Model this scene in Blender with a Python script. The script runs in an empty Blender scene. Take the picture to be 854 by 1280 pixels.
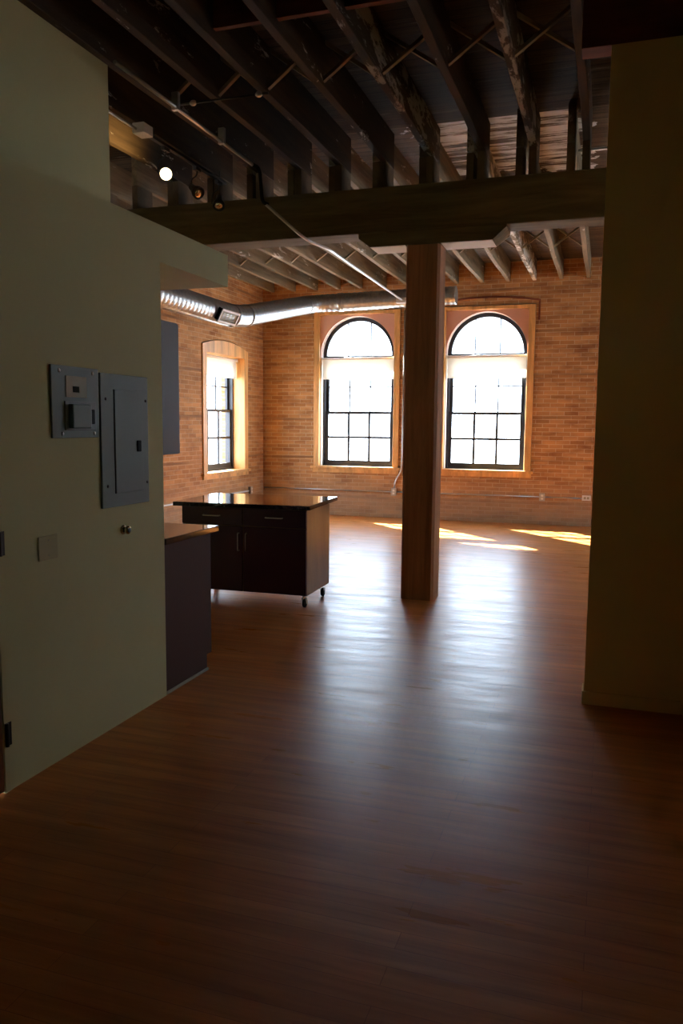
import bpy, bmesh, math, random
from mathutils import Vector, Matrix
random.seed(7)
C = bpy.context.scene.collection
PI = math.pi
sc = bpy.context.scene

# ------------------------------------------------------------------ camera, sky, sun, exposure
cam_d = bpy.data.cameras.new('camera')
cam_d.sensor_width = 36.0
cam_d.lens = 36.0 * 996.0 / 1280.0
cam_d.clip_start = 0.02
cam = bpy.data.objects.new('camera', cam_d)
C.objects.link(cam)
yaw, pitch, roll = math.radians(18.34), math.radians(-6.25), math.radians(0.513)
F = Vector((-math.sin(yaw)*math.cos(pitch), math.cos(yaw)*math.cos(pitch), math.sin(pitch)))
r0 = Vector((math.cos(yaw), math.sin(yaw), 0)); u0 = r0.cross(F)
Rv = math.cos(roll)*r0 + math.sin(roll)*u0
Uv = -math.sin(roll)*r0 + math.cos(roll)*u0
m3 = Matrix((Rv, Uv, -F)).transposed()
cam.matrix_world = Matrix.Translation((0, 0, 1.55)) @ m3.to_4x4()
sc.camera = cam

SKY = 20.0
w = bpy.data.worlds.new('sky'); sc.world = w; w.use_nodes = True
nt = w.node_tree; nt.nodes.clear()
wo = nt.nodes.new('ShaderNodeOutputWorld'); bg = nt.nodes.new('ShaderNodeBackground')
tc = nt.nodes.new('ShaderNodeTexCoord'); sp = nt.nodes.new('ShaderNodeSeparateXYZ')
rp = nt.nodes.new('ShaderNodeValToRGB')
rp.color_ramp.elements[0].position = 0.35; rp.color_ramp.elements[0].color = (0.70, 0.72, 0.76, 1)
rp.color_ramp.elements[1].position = 0.62; rp.color_ramp.elements[1].color = (0.66, 0.80, 1.0, 1)
mr = nt.nodes.new('ShaderNodeMapRange'); mr.inputs[1].default_value = -1; mr.inputs[2].default_value = 1
nt.links.new(tc.outputs['Generated'], sp.inputs[0]); nt.links.new(sp.outputs['Z'], mr.inputs[0])
nt.links.new(mr.outputs[0], rp.inputs[0]); nt.links.new(rp.outputs[0], bg.inputs[0])
bg.inputs[1].default_value = SKY
nt.links.new(bg.outputs[0], wo.inputs[0])

sun_d = bpy.data.lights.new('sun', 'SUN'); sun_d.energy = 112.0; sun_d.angle = math.radians(0.6)
sun_d.color = (1.0, 0.97, 0.92)
sun = bpy.data.objects.new('sun', sun_d); C.objects.link(sun)
sun_dir = Vector((0.864, -0.887, -0.94)).normalized()
sun.rotation_euler = sun_dir.to_track_quat('-Z', 'Y').to_euler()
sun.location = (-8, 20, 9)

vs = sc.view_settings
vs.view_transform = 'Standard'; vs.look = 'None'; vs.gamma = 1.0; vs.use_curve_mapping = False
vs.exposure = 0.0
sc.cycles.max_bounces = 16; sc.cycles.diffuse_bounces = 10; sc.cycles.glossy_bounces = 6; sc.cycles.transparent_max_bounces = 24

# main dimensions
YF, XL = 12.95, -5.76          # inner faces of the window wall and of the left brick wall
DECK, JB = 4.10, 3.80          # deck underside, joist underside
XW = -2.333                    # face of the painted wall on the left

# ------------------------------------------------------------------ materials
def mat(name, col, rough=0.6, metal=0.0, spec=0.5):
    m = bpy.data.materials.new(name); m.use_nodes = True
    b = m.node_tree.nodes['Principled BSDF']
    b.inputs['Base Color'].default_value = (*col, 1); b.inputs['Roughness'].default_value = rough
    b.inputs['Metallic'].default_value = metal; b.inputs['Specular IOR Level'].default_value = spec
    return m
def N(m, t, **kw):
    n = m.node_tree.nodes.new(t)
    for k, v in kw.items(): setattr(n, k, v)
    return n
def L(m, a, b): m.node_tree.links.new(a, b)
def bsdf(m): return m.node_tree.nodes['Principled BSDF']
def coords(m, scale=(1,1,1), rot=(0,0,0), rnd=False):
    t = N(m, 'ShaderNodeTexCoord'); mp = N(m, 'ShaderNodeMapping')
    mp.inputs['Scale'].default_value = scale; mp.inputs['Rotation'].default_value = rot
    L(m, t.outputs['Object'], mp.inputs[0])
    if rnd:
        oi = N(m, 'ShaderNodeObjectInfo'); mul = N(m, 'ShaderNodeVectorMath', operation='SCALE')
        cb = N(m, 'ShaderNodeCombineXYZ')
        for i in range(3): L(m, oi.outputs['Random'], cb.inputs[i])
        L(m, cb.outputs[0], mul.inputs[0]); mul.inputs['Scale'].default_value = 37.0
        L(m, mul.outputs[0], mp.inputs['Location'])
    return mp.outputs[0]
def noise(m, vec, scale=5, detail=4, rough=0.6, dist=0.0):
    n = N(m, 'ShaderNodeTexNoise'); n.inputs['Scale'].default_value = scale
    n.inputs['Detail'].default_value = detail; n.inputs['Roughness'].default_value = rough
    n.inputs['Distortion'].default_value = dist
    L(m, vec, n.inputs['Vector']); return n.outputs['Fac']
def ramp(m, fac, stops):
    r = N(m, 'ShaderNodeValToRGB'); cr = r.color_ramp
    while len(cr.elements) < len(stops): cr.elements.new(0.5)
    for e, (p, c) in zip(cr.elements, stops):
        e.position = p; e.color = (*c, 1) if len(c) == 3 else c
    L(m, fac, r.inputs[0]); return r.outputs[0]
def mix(m, fac, a, b, mode='MIX'):
    n = N(m, 'ShaderNodeMix', data_type='RGBA', blend_type=mode)
    if isinstance(fac, (int, float)): n.inputs[0].default_value = fac
    else: L(m, fac, n.inputs[0])
    for i, v in ((6, a), (7, b)):
        if isinstance(v, tuple): n.inputs[i].default_value = (*v, 1)
        else: L(m, v, n.inputs[i])
    return n.outputs[2]
def bump(m, h, strength=0.3, dist=0.01):
    b = N(m, 'ShaderNodeBump'); b.inputs['Strength'].default_value = strength; b.inputs['Distance'].default_value = dist
    L(m, h, b.inputs['Height']); L(m, b.outputs[0], bsdf(m).inputs['Normal'])

def paint(name, col, rough=0.75):
    m = mat(name, col, rough, spec=0.3)
    v = coords(m); n1 = noise(m, v, 1.3, 3)
    c = ramp(m, n1, [(0.3, tuple(x*0.95 for x in col)), (0.7, tuple(min(1, x*1.04) for x in col))])
    L(m, c, bsdf(m).inputs['Base Color'])
    bump(m, noise(m, v, 180, 2), 0.08, 0.002)
    return m

def brick(name, axis):
    m = mat(name, (0.5, 0.25, 0.1), 0.85, spec=0.2)
    t = N(m, 'ShaderNodeTexCoord'); s = N(m, 'ShaderNodeSeparateXYZ'); cb = N(m, 'ShaderNodeCombineXYZ')
    L(m, t.outputs['Object'], s.inputs[0]); L(m, s.outputs[axis], cb.inputs[0]); L(m, s.outputs['Z'], cb.inputs[1])
    wob = N(m, 'ShaderNodeTexNoise'); wob.inputs['Scale'].default_value = 2.5; L(m, cb.outputs[0], wob.inputs['Vector'])
    vm = N(m, 'ShaderNodeVectorMath', operation='MULTIPLY_ADD')
    vm.inputs[1].default_value = (0.02, 0.012, 0); L(m, wob.outputs['Color'], vm.inputs[0]); L(m, cb.outputs[0], vm.inputs[2])
    vec = vm.outputs[0]
    b = N(m, 'ShaderNodeTexBrick'); b.offset = 0.5
    b.inputs['Scale'].default_value = 1.0; b.inputs['Brick Width'].default_value = 0.215
    b.inputs['Row Height'].default_value = 0.064; b.inputs['Mortar Size'].default_value = 0.0055
    b.inputs['Mortar Smooth'].default_value = 0.3; b.inputs['Bias'].default_value = -0.1
    b.inputs['Color1'].default_value = (0.47, 0.25, 0.10, 1); b.inputs['Color2'].default_value = (0.32, 0.148, 0.056, 1)
    b.inputs['Mortar'].default_value = (0.50, 0.36, 0.22, 1)
    L(m, vec, b.inputs['Vector'])
    mp = N(m, 'ShaderNodeMapping'); mp.inputs['Scale'].default_value = (1.1, 4.0, 1); L(m, cb.outputs[0], mp.inputs[0])
    n1 = noise(m, mp.outputs[0], 1.6, 5, 0.65)
    tone = ramp(m, n1, [(0.3, (0.62, 0.52, 0.50)), (0.5, (1, 1, 1)), (0.72, (1.25, 1.2, 1.05))])
    c = mix(m, 1.0, b.outputs['Color'], tone, 'MULTIPLY')
    # dark horizontal joints running through the wall (weathered bed courses)
    wv = N(m, 'ShaderNodeTexWave', wave_type='BANDS', bands_direction='Y'); wv.inputs['Scale'].default_value = 0.47
    wv.inputs['Distortion'].default_value = 0.9; wv.inputs['Detail Scale'].default_value = 0.35; L(m, cb.outputs[0], wv.inputs['Vector'])
    band = ramp(m, wv.outputs['Fac'], [(0.985, (0, 0, 0)), (0.999, (1, 1, 1))])
    bn = N(m, 'ShaderNodeMath', operation='MULTIPLY'); L(m, band, bn.inputs[0]); L(m, ramp(m, noise(m, mp.outputs[0], 0.8, 3), [(0.35, (0, 0, 0)), (0.6, (1, 1, 1))]), bn.inputs[1])
    c = mix(m, bn.outputs[0], c, (0.22, 0.115, 0.055))
    # pale lime wash near the foot of the wall
    n2 = noise(m, cb.outputs[0], 5.0, 6, 0.7)
    mr1 = N(m, 'ShaderNodeMapRange'); mr1.inputs[1].default_value = 0.75; mr1.inputs[2].default_value = 0.25
    L(m, s.outputs['Z'], mr1.inputs[0])
    mu = N(m, 'ShaderNodeMath', operation='MULTIPLY'); L(m, mr1.outputs[0], mu.inputs[0]); L(m, n2, mu.inputs[1])
    c = mix(m, mu.outputs[0], c, (0.44, 0.31, 0.20))
    L(m, c, bsdf(m).inputs['Base Color'])
    inv = N(m, 'ShaderNodeMath', operation='SUBTRACT'); inv.inputs[0].default_value = 1; L(m, b.outputs['Fac'], inv.inputs[1])
    ad = N(m, 'ShaderNodeMath', operation='MULTIPLY_ADD'); L(m, noise(m, vec, 60, 4), ad.inputs[0]); ad.inputs[1].default_value = 0.6
    L(m, inv.outputs[0], ad.inputs[2])
    bump(m, ad.outputs[0], 0.6, 0.008)
    return m

def timber(name, col, scale=(14, 1.2, 14), flake=0.0, rough=0.8, flake_col=(0.62, 0.58, 0.5), spec=0.25, rnd=True):
    m = mat(name, col, rough, spec=spec)
    v = coords(m, scale, rnd=rnd); n1 = noise(m, v, 1.0, 6, 0.65, 0.6)
    c = ramp(m, n1, [(0.25, tuple(x*0.5 for x in col)), (0.5, col), (0.75, tuple(min(1, x*1.5) for x in col))])
    if flake > 0:
        v2 = coords(m, tuple(max(1.2, x*0.28) for x in scale), rnd=rnd); n2 = noise(m, v2, 1.6, 8, 0.75, 0.4)
        f = ramp(m, n2, [(0.62 - flake*0.25, (0, 0, 0)), (0.66 - flake*0.25, (1, 1, 1))])
        c = mix(m, f, c, flake_col)
    L(m, c, bsdf(m).inputs['Base Color'])
    bump(m, n1, 0.5, 0.006)
    return m

M = {}
M['wall'] = paint('cream_wall_paint', (0.58, 0.555, 0.29))
M['tan'] = paint('wall_paint_with_floor_bounce', (0.82, 0.65, 0.31))  # warm bounce from the floor is mixed into this wall colour
M['plate'] = paint('cream_cover_plate', (0.47, 0.42, 0.22), 0.5)
M['lit_underside'] = paint('pale_lit_underside', (0.78, 0.76, 0.70), 0.7)  # pale coat imitating the light on the bolster's underside
M['brick_x'] = brick('orange_brick_window_wall', 'X')
M['brick_y'] = brick('orange_brick_side_wall', 'Y')
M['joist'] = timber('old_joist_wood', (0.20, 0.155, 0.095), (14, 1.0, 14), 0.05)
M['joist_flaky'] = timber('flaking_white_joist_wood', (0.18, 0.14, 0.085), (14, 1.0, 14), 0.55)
M['joist_dark'] = timber('shaded_joist_wood', (0.055, 0.035, 0.017), (14, 1.0, 14), 0.03)  # joists before the beam: their shade is put into the wood colour
M['joist_dark_flaky'] = timber('flaking_shaded_joist_wood', (0.055, 0.036, 0.018), (14, 1.0, 14), 0.42, flake_col=(0.36, 0.34, 0.29))  # flaking copy, darkened for the same shade
M['strut'] = timber('bridging_wood', (0.30, 0.24, 0.155), (3, 3, 3))
M['beam'] = timber('dark_beam_timber', (0.15, 0.115, 0.06), (1.0, 10, 10), 0.0)
M['block'] = timber('bearing_wood', (0.12, 0.085, 0.05), (3, 3, 3))
M['red'] = timber('dark_red_board', (0.16, 0.05, 0.025), (1.2, 8, 8))
M['column'] = timber('brown_post_timber', (0.36, 0.17, 0.085), (12, 12, 0.8), 0.0, 0.55, spec=0.35)
M['fir'] = timber('orange_fir_casing', (0.66, 0.37, 0.13), (6, 6, 0.9), 0.0, 0.45, spec=0.4)
M['spandrel'] = paint('mauve_brown_spandrel', (0.60, 0.35, 0.26), 0.6)
M['reveal'] = paint('white_arch_reveal', (0.75, 0.72, 0.66), 0.6)
M['black'] = mat('black_sash_paint', (0.018, 0.019, 0.026), 0.4)
M['panel'] = mat('grey_panel_steel', (0.17, 0.215, 0.20), 0.5, 0.0, 0.4)
M['panel_lo'] = mat('grey_panel_steel_raised', (0.17, 0.19, 0.185), 0.45)
M['beige'] = mat('beige_label_plate', (0.36, 0.33, 0.23), 0.6)
M['dark_label'] = mat('dark_label', (0.02, 0.018, 0.012), 0.8, spec=0.1)
M['latch'] = mat('black_latch', (0.005, 0.005, 0.005), 0.7, spec=0.2)
M['screw'] = mat('bright_screw', (0.7, 0.68, 0.62), 0.3, 1.0)
M['screw_dark'] = mat('dark_screw', (0.05, 0.05, 0.05), 0.4, 0.6)
M['brass'] = mat('aged_brass', (0.50, 0.40, 0.24), 0.25, 1.0)
M['steel'] = mat('brushed_steel', (0.62, 0.62, 0.62), 0.3, 1.0)
M['conduit'] = mat('galvanised_conduit', (0.55, 0.55, 0.54), 0.35, 0.8)
M['white_metal'] = mat('white_painted_metal', (0.72, 0.71, 0.68), 0.5)
M['grey_box'] = mat('grey_outlet_box', (0.42, 0.42, 0.38), 0.5, 0.4)
M['espresso'] = timber('espresso_lit_laminate', (0.26, 0.16, 0.06), (3, 3, 0.5), 0.0, 0.33, spec=0.5)  # body colour lightened to carry a golden reflection on the island's side
M['espresso_front'] = mat('espresso_front', (0.045, 0.012, 0.034), 0.4)
M['plum'] = mat('dark_plum_laminate', (0.080, 0.033, 0.022), 0.6, spec=0.25)
M['grey_lam'] = mat('grey_cabinet_side', (0.10, 0.095, 0.10), 0.4)
M['rubber'] = mat('black_rubber', (0.015, 0.015, 0.015), 0.6)
M['door'] = timber('red_brown_door_wood', (0.22, 0.08, 0.03), (8, 8, 0.8), 0.0, 0.5)
M['bronze'] = mat('dark_bronze', (0.03, 0.025, 0.02), 0.4, 0.7)
M['track'] = mat('black_track', (0.015, 0.014, 0.013), 0.4)

def stone():
    m = mat('polished_dark_stone', (0.02, 0.018, 0.018), 0.07, spec=0.6)
    n = noise(m, coords(m), 90, 3)
    L(m, ramp(m, n, [(0.45, (0.016, 0.014, 0.014)), (0.75, (0.05, 0.045, 0.042))]), bsdf(m).inputs['Base Color'])
    return m
M['stone'] = stone()

def galv():
    m = mat('galvanised_duct', (0.4, 0.43, 0.44), 0.32, 0.85)
    v = N(m, 'ShaderNodeTexVoronoi'); v.inputs['Scale'].default_value = 28; L(m, coords(m), v.inputs['Vector'])
    L(m, ramp(m, v.outputs['Distance'], [(0, (0.33, 0.35, 0.36)), (1, (0.46, 0.48, 0.49))]), bsdf(m).inputs['Base Color'])
    return m
M['duct'] = galv()

def floor_mat():
    m = mat('oiled_plank_floor', (0.3, 0.13, 0.05), 0.3, spec=0.175)
    t = N(m, 'ShaderNodeTexCoord')
    b = N(m, 'ShaderNodeTexBrick'); b.offset = 0.37
    b.inputs['Scale'].default_value = 1; b.inputs['Brick Width'].default_value = 1.45; b.inputs['Row Height'].default_value = 0.083
    b.inputs['Mortar Size'].default_value = 0.0012; b.inputs['Bias'].default_value = 0.0
    b.inputs['Color1'].default_value = (0.42, 0.42, 0.42, 1); b.inputs['Color2'].default_value = (0.66, 0.66, 0.66, 1)
    b.inputs['Mortar'].default_value = (0.22, 0.22, 0.22, 1)
    L(m, t.outputs['Object'], b.inputs['Vector'])
    mp = N(m, 'ShaderNodeMapping'); mp.inputs['Scale'].default_value = (0.9, 13, 1); L(m, t.outputs['Object'], mp.inputs[0])
    g = noise(m, mp.outputs[0], 1.6, 6, 0.6, 0.4)
    big = noise(m, t.outputs['Object'], 0.9, 3)
    c = ramp(m, b.outputs['Color'], [(0.08, (0.20, 0.058, 0.014)), (0.3, (0.50, 0.17, 0.038)), (0.8, (0.70, 0.275, 0.07))])
    gr = ramp(m, g, [(0.3, (0.72, 0.68, 0.64)), (0.7, (1.12, 1.12, 1.12))])
    c = mix(m, 1.0, c, gr, 'MULTIPLY')
    bg_ = ramp(m, big, [(0.3, (0.86, 0.84, 0.82)), (0.7, (1.08, 1.08, 1.08))])
    c = mix(m, 1.0, c, bg_, 'MULTIPLY')
    L(m, c, bsdf(m).inputs['Base Color'])
    mp2 = N(m, 'ShaderNodeMapping'); mp2.inputs['Scale'].default_value = (1.0, 5, 1); L(m, t.outputs['Object'], mp2.inputs[0])
    rn = noise(m, mp2.outputs[0], 1.5, 4)
    L(m, ramp(m, rn, [(0.3, (0.26,)*3), (0.7, (0.40,)*3)]), bsdf(m).inputs['Roughness'])
    mp3 = N(m, 'ShaderNodeMapping'); mp3.inputs['Scale'].default_value = (0.5, 2.2, 1); L(m, t.outputs['Object'], mp3.inputs[0])
    wn = noise(m, mp3.outputs[0], 3.0, 3)
    ad = N(m, 'ShaderNodeMath', operation='MULTIPLY_ADD'); L(m, b.outputs['Fac'], ad.inputs[0]); ad.inputs[1].default_value = -0.15; L(m, wn, ad.inputs[2])
    bump(m, ad.outputs[0], 0.35, 0.006)
    return m
M['floor'] = floor_mat()

def deck_mat(name, c1, c2, thr, flake, lit_patch=None, spec=0.3):
    m = mat(name, (0.25, 0.2, 0.14), 0.75, spec=spec)
    t = N(m, 'ShaderNodeTexCoord')
    b = N(m, 'ShaderNodeTexBrick'); b.offset = 0.41
    b.inputs['Scale'].default_value = 1; b.inputs['Brick Width'].default_value = 2.6; b.inputs['Row Height'].default_value = 0.115
    b.inputs['Mortar Size'].default_value = 0.005
    b.inputs['Color1'].default_value = (*c1, 1); b.inputs['Color2'].default_value = (*c2, 1)
    b.inputs['Mortar'].default_value = (0.02, 0.015, 0.01, 1)
    L(m, t.outputs['Object'], b.inputs['Vector'])
    mp = N(m, 'ShaderNodeMapping'); mp.inputs['Scale'].default_value = (1.3, 16, 1); L(m, t.outputs['Object'], mp.inputs[0])
    g = noise(m, mp.outputs[0], 1.6, 7, 0.7, 0.5)
    c = mix(m, 1.0, b.outputs['Color'], ramp(m, g, [(0.3, (0.45, 0.42, 0.4)), (0.7, (1.2, 1.2, 1.2))]), 'MULTIPLY')
    fl = ramp(m, noise(m, mp.outputs[0], 0.7, 8, 0.75), [(thr, (0, 0, 0)), (thr + 0.06, (1, 1, 1))])
    if lit_patch:      # flaking white paint plus painted-in window light on one stretch, with ragged edges
        x0, x1, y1 = lit_patch; s = N(m, 'ShaderNodeSeparateXYZ'); wn = noise(m, t.outputs['Object'], 3.0, 5)
        sh = N(m, 'ShaderNodeVectorMath', operation='ADD'); L(m, t.outputs['Object'], sh.inputs[0]); L(m, wn, sh.inputs[1]); L(m, sh.outputs[0], s.inputs[0])
        tests = [('X', 'GREATER_THAN', x0 + 0.5), ('X', 'LESS_THAN', x1 + 0.5), ('Y', 'LESS_THAN', y1 + 0.5)]
        for ax, op, v in tests:
            g1 = N(m, 'ShaderNodeMath', operation=op); L(m, s.outputs[ax], g1.inputs[0]); g1.inputs[1].default_value = v
            fl = mix(m, 1.0, fl, g1.outputs[0], 'MULTIPLY')
    c = mix(m, fl, c, flake)
    L(m, c, bsdf(m).inputs['Base Color'])
    ad = N(m, 'ShaderNodeMath', operation='MULTIPLY_ADD'); L(m, b.outputs['Fac'], ad.inputs[0]); ad.inputs[1].default_value = -1.0; L(m, g, ad.inputs[2])
    bump(m, ad.outputs[0], 0.6, 0.012)
    return m
M['deck'] = deck_mat('old_deck_planks', (0.075, 0.053, 0.030), (0.13, 0.092, 0.052), 0.46, (0.84, 0.88, 0.92), (-1.75, -0.3, 8.5))  # white stretch also brightens the boards where window light falls
M['deck_shaded'] = deck_mat('shaded_deck_planks', (0.05, 0.033, 0.018), (0.085, 0.056, 0.03), 0.60, (0.16, 0.14, 0.11), None, 0.08)  # boards before the beam, darkened to imitate the dim bay

def glass_mat():
    m = bpy.data.materials.new('clear_window_glass'); m.use_nodes = True
    n = m.node_tree.nodes; n.clear()
    o = n.new('ShaderNodeOutputMaterial'); mx = n.new('ShaderNodeMixShader')
    tr = n.new('ShaderNodeBsdfTransparent'); gl = n.new('ShaderNodeBsdfGlossy'); fr = n.new('ShaderNodeFresnel')
    gl.inputs['Roughness'].default_value = 0.02; fr.inputs['IOR'].default_value = 1.3
    tr.inputs['Color'].default_value = (0.95, 0.97, 0.97, 1)
    ge = n.new('ShaderNodeNewGeometry'); iv = n.new('ShaderNodeMath'); iv.operation = 'SUBTRACT'; iv.inputs[0].default_value = 1
    mu = n.new('ShaderNodeMath'); mu.operation = 'MULTIPLY'
    for a, b in ((ge.outputs['Backfacing'], iv.inputs[1]), (iv.outputs[0], mu.inputs[0]), (fr.outputs[0], mu.inputs[1]),
                 (mu.outputs[0], mx.inputs[0]), (tr.outputs[0], mx.inputs[1]), (gl.outputs[0], mx.inputs[2]), (mx.outputs[0], o.inputs[0])):
        m.node_tree.links.new(a, b)
    return m
M['glass'] = glass_mat()
def shade_mat():
    m = bpy.data.materials.new('white_shade_fabric'); m.use_nodes = True
    n = m.node_tree.nodes; n.clear()
    o = n.new('ShaderNodeOutputMaterial'); mx = n.new('ShaderNodeMixShader')
    d = n.new('ShaderNodeBsdfDiffuse'); t = n.new('ShaderNodeBsdfTranslucent')
    d.inputs[0].default_value = (0.78, 0.74, 0.64, 1); t.inputs[0].default_value = (0.80, 0.77, 0.70, 1)
    mx.inputs[0].default_value = 0.45
    for a, b in ((d.outputs[0], mx.inputs[1]), (t.outputs[0], mx.inputs[2]), (mx.outputs[0], o.inputs[0])):
        m.node_tree.links.new(a, b)
    return m
M['shade'] = shade_mat()
def glow_mat(name, col, s):
    m = mat(name, (1, 1, 1), 0.4)
    b = bsdf(m); b.inputs['Emission Color'].default_value = (*col, 1); b.inputs['Emission Strength'].default_value = s
    return m
M['bulb_on'] = glow_mat('lit_bulb', (1.0, 0.78, 0.45), 9)
M['bulb_off'] = mat('silver_bulb', (0.75, 0.68, 0.52), 0.15, 1.0)

# ------------------------------------------------------------------ mesh helpers
class MB:
    """collects shapes into one mesh; fn maps each local vertex to its place"""
    def __init__(self, fn=None):
        self.bm = bmesh.new(); self.fn = fn; self.smooth = False
    def poly(self, verts, faces, smooth=False):
        vs_ = [self.bm.verts.new(self.fn(*v) if self.fn else v) for v in verts]
        out = []
        for f in faces:
            try: fc = self.bm.faces.new([vs_[i] for i in f])
            except ValueError: continue
            fc.smooth = smooth; out.append(fc)
        return out
    def box(self, x0, x1, y0, y1, z0, z1, bev=0.0):
        if bev <= 0:
            v = [(x, y, z) for x in (x0, x1) for y in (y0, y1) for z in (z0, z1)]
            self.poly(v, [(0,1,3,2), (4,6,7,5), (0,4,5,1), (2,3,7,6), (0,2,6,4), (1,5,7,3)])
            return self
        t = bmesh.new(); bmesh.ops.create_cube(t, size=1)
        for v in t.verts:
            v.co = Vector(((x0+x1)/2 + v.co.x*(x1-x0), (y0+y1)/2 + v.co.y*(y1-y0), (z0+z1)/2 + v.co.z*(z1-z0)))
        bmesh.ops.bevel(t, geom=list(t.edges), offset=bev, segments=2, affect='EDGES', profile=0.5)
        t.verts.index_update()
        self.poly([tuple(v.co) for v in t.verts], [[v.index for v in f.verts] for f in t.faces])
        t.free(); return self
    def prism(self, pts, d0, d1, ax='y'):
        """2-D outline extruded from d0 to d1 along ax"""
        def P(a, b, d):
            return {'y': (a, d, b), 'x': (d, a, b), 'z': (a, b, d)}[ax]
        n = len(pts); v = [P(a, b, d0) for a, b in pts] + [P(a, b, d1) for a, b in pts]
        self.poly(v, [tuple(range(n)), tuple(range(2*n-1, n-1, -1))] + [(i, (i+1) % n, n+(i+1) % n, n+i) for i in range(n)])
        return self
    def band(self, outer, inner, d0, d1, closed=False, ax='y'):
        """solid strip between two matching outlines"""
        def P(a, b, d):
            return {'y': (a, d, b), 'x': (d, a, b), 'z': (a, b, d)}[ax]
        n = len(outer)
        v = [P(*p, d0) for p in outer] + [P(*p, d0) for p in inner] + [P(*p, d1) for p in outer] + [P(*p, d1) for p in inner]
        f = []
        for i in range(n if closed else n-1):
            j = (i+1) % n
            f += [(i, j, n+j, n+i), (2*n+i, 3*n+i, 3*n+j, 2*n+j), (i, 2*n+i, 2*n+j, j), (n+i, n+j, 3*n+j, 3*n+i)]
        if not closed: f += [(0, n, 3*n, 2*n), (n-1, 3*n-1, 4*n-1, 2*n-1)]
        self.poly(v, f); return self
    def tube(self, path, r, seg=12, cap=True, radii=None):
        path = [Vector(p) for p in path]; n = len(path)
        tans = []
        for i in range(n):
            a = path[max(i-1, 0)]; b = path[min(i+1, n-1)]; tans.append((b-a).normalized())
        up = Vector((0, 0, 1)) if abs(tans[0].z) < 0.9 else Vector((1, 0, 0))
        nrm = (up - tans[0]*up.dot(tans[0])).normalized(); v = []
        for i in range(n):
            nrm = (nrm - tans[i]*nrm.dot(tans[i])).normalized(); bn = tans[i].cross(nrm)
            rr = radii[i] if radii else r
            for k in range(seg):
                a = 2*PI*k/seg; v.append(tuple(path[i] + (nrm*math.cos(a) + bn*math.sin(a))*rr))
        f = [(i*seg+k, i*seg+(k+1) % seg, (i+1)*seg+(k+1) % seg, (i+1)*seg+k) for i in range(n-1) for k in range(seg)]
        self.poly(v, f, True)
        if cap:
            self.poly(v[:seg], [tuple(range(seg))]); self.poly(v[-seg:], [tuple(range(seg))])
        return self
    def lathe(self, prof, origin, axis=(0, 0, 1), seg=20):
        """profile of (radius, height) spun round axis"""
        q = Vector((0, 0, 1)).rotation_difference(Vector(axis).normalized()); o = Vector(origin); v = []
        for r, h in prof:
            for k in range(seg):
                a = 2*PI*k/seg; v.append(tuple(o + q @ Vector((r*math.cos(a), r*math.sin(a), h))))
        n = len(prof)
        f = [(i*seg+k, i*seg+(k+1) % seg, (i+1)*seg+(k+1) % seg, (i+1)*seg+k) for i in range(n-1) for k in range(seg)]
        self.poly(v, f, True)
        self.poly(v[:seg], [tuple(range(seg))]); self.poly(v[-seg:], [tuple(range(seg))])
        return self
    def build(self, name, m, parent=None, weld=True):
        if weld: bmesh.ops.remove_doubles(self.bm, verts=self.bm.verts, dist=1e-5)
        bmesh.ops.recalc_face_normals(self.bm, faces=self.bm.faces)
        me = bpy.data.meshes.new(name); self.bm.to_mesh(me); self.bm.free()
        me.materials.append(m)
        o = bpy.data.objects.new(name, me); C.objects.link(o)
        if parent is not None: o.parent = parent
        return o
def tag(o, label, cat, group=None):
    o['label'] = label; o['category'] = cat
    if group: o['group'] = group
    return o
def thing(name, label, cat, loc=(0, 0, 0), rz=0.0, group=None):
    o = bpy.data.objects.new(name, None); o.empty_display_size = 0.1
    C.objects.link(o); o.location = loc; o.rotation_euler = (0, 0, rz)
    return tag(o, label, cat, group)
def struct(o):
    o['kind'] = 'structure'; return o
def shell(name, mb, m): return struct(mb.build(name, m))
def bx(name, m, parent, *a, bev=0.0):
    return MB().box(*a, bev=bev).build(name, m, parent)

# ------------------------------------------------------------------ the shell
shell('floor', MB().box(-6.2, 4.83, -2.7, 13.4, -0.15, 0.0), M['floor'])
shell('ceiling', MB().box(-6.2, 4.83, 6.975, 13.4, DECK, DECK + 0.12), M['deck'])
shell('ceiling_hallway', MB().box(-6.2, 4.83, -2.7, 6.975, DECK, DECK + 0.12), M['deck_shaded'])

WX = (-4.055, -1.895)                        # centres of the two arched windows
HWc, SILL, HEAD = 0.76, 0.74, 3.45           # half width of a masonry opening, its foot and head
b = MB()
xs = [-6.2] + [v for c in WX for v in (c - HWc, c + HWc)] + [4.83]
for i in range(0, 6, 2): b.box(xs[i], xs[i+1], YF, YF + 0.42, 0, DECK)
for c in WX:
    b.box(c - HWc, c + HWc, YF, YF + 0.42, 0, SILL)
    b.box(c - HWc, c + HWc, YF, YF + 0.42, HEAD, DECK)
shell('wall_back', b, M['brick_x'])
LY0, LY1, LZ0, LZ1 = 10.71, 12.30, 0.70, 2.74
b = MB()
b.box(XL - 0.42, XL, 3.5, LY0, 0, DECK); b.box(XL - 0.42, XL, LY1, YF, 0, DECK)
b.box(XL - 0.42, XL, LY0, LY1, 0, LZ0)
seg = [(LY0 + (LY1 - LY0)*i/16, LZ1 + 0.11*(1 - ((i - 8)/8)**2)) for i in range(17)]
b.prism([(LY1, DECK), (LY0, DECK)] + seg, XL - 0.42, XL, 'x')
shell('wall_left', b, M['brick_y'])
RY = (9.3, 11.6)                        # unseen windows, added so daylight from the right reaches the left partition
b = MB(); ys = [4.7] + [v for c in RY for v in (c - 0.795, c + 0.795)] + [YF]
for i in range(0, 2*len(RY) + 2, 2): b.box(4.4, 4.82, ys[i], ys[i+1], 0, DECK)
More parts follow.
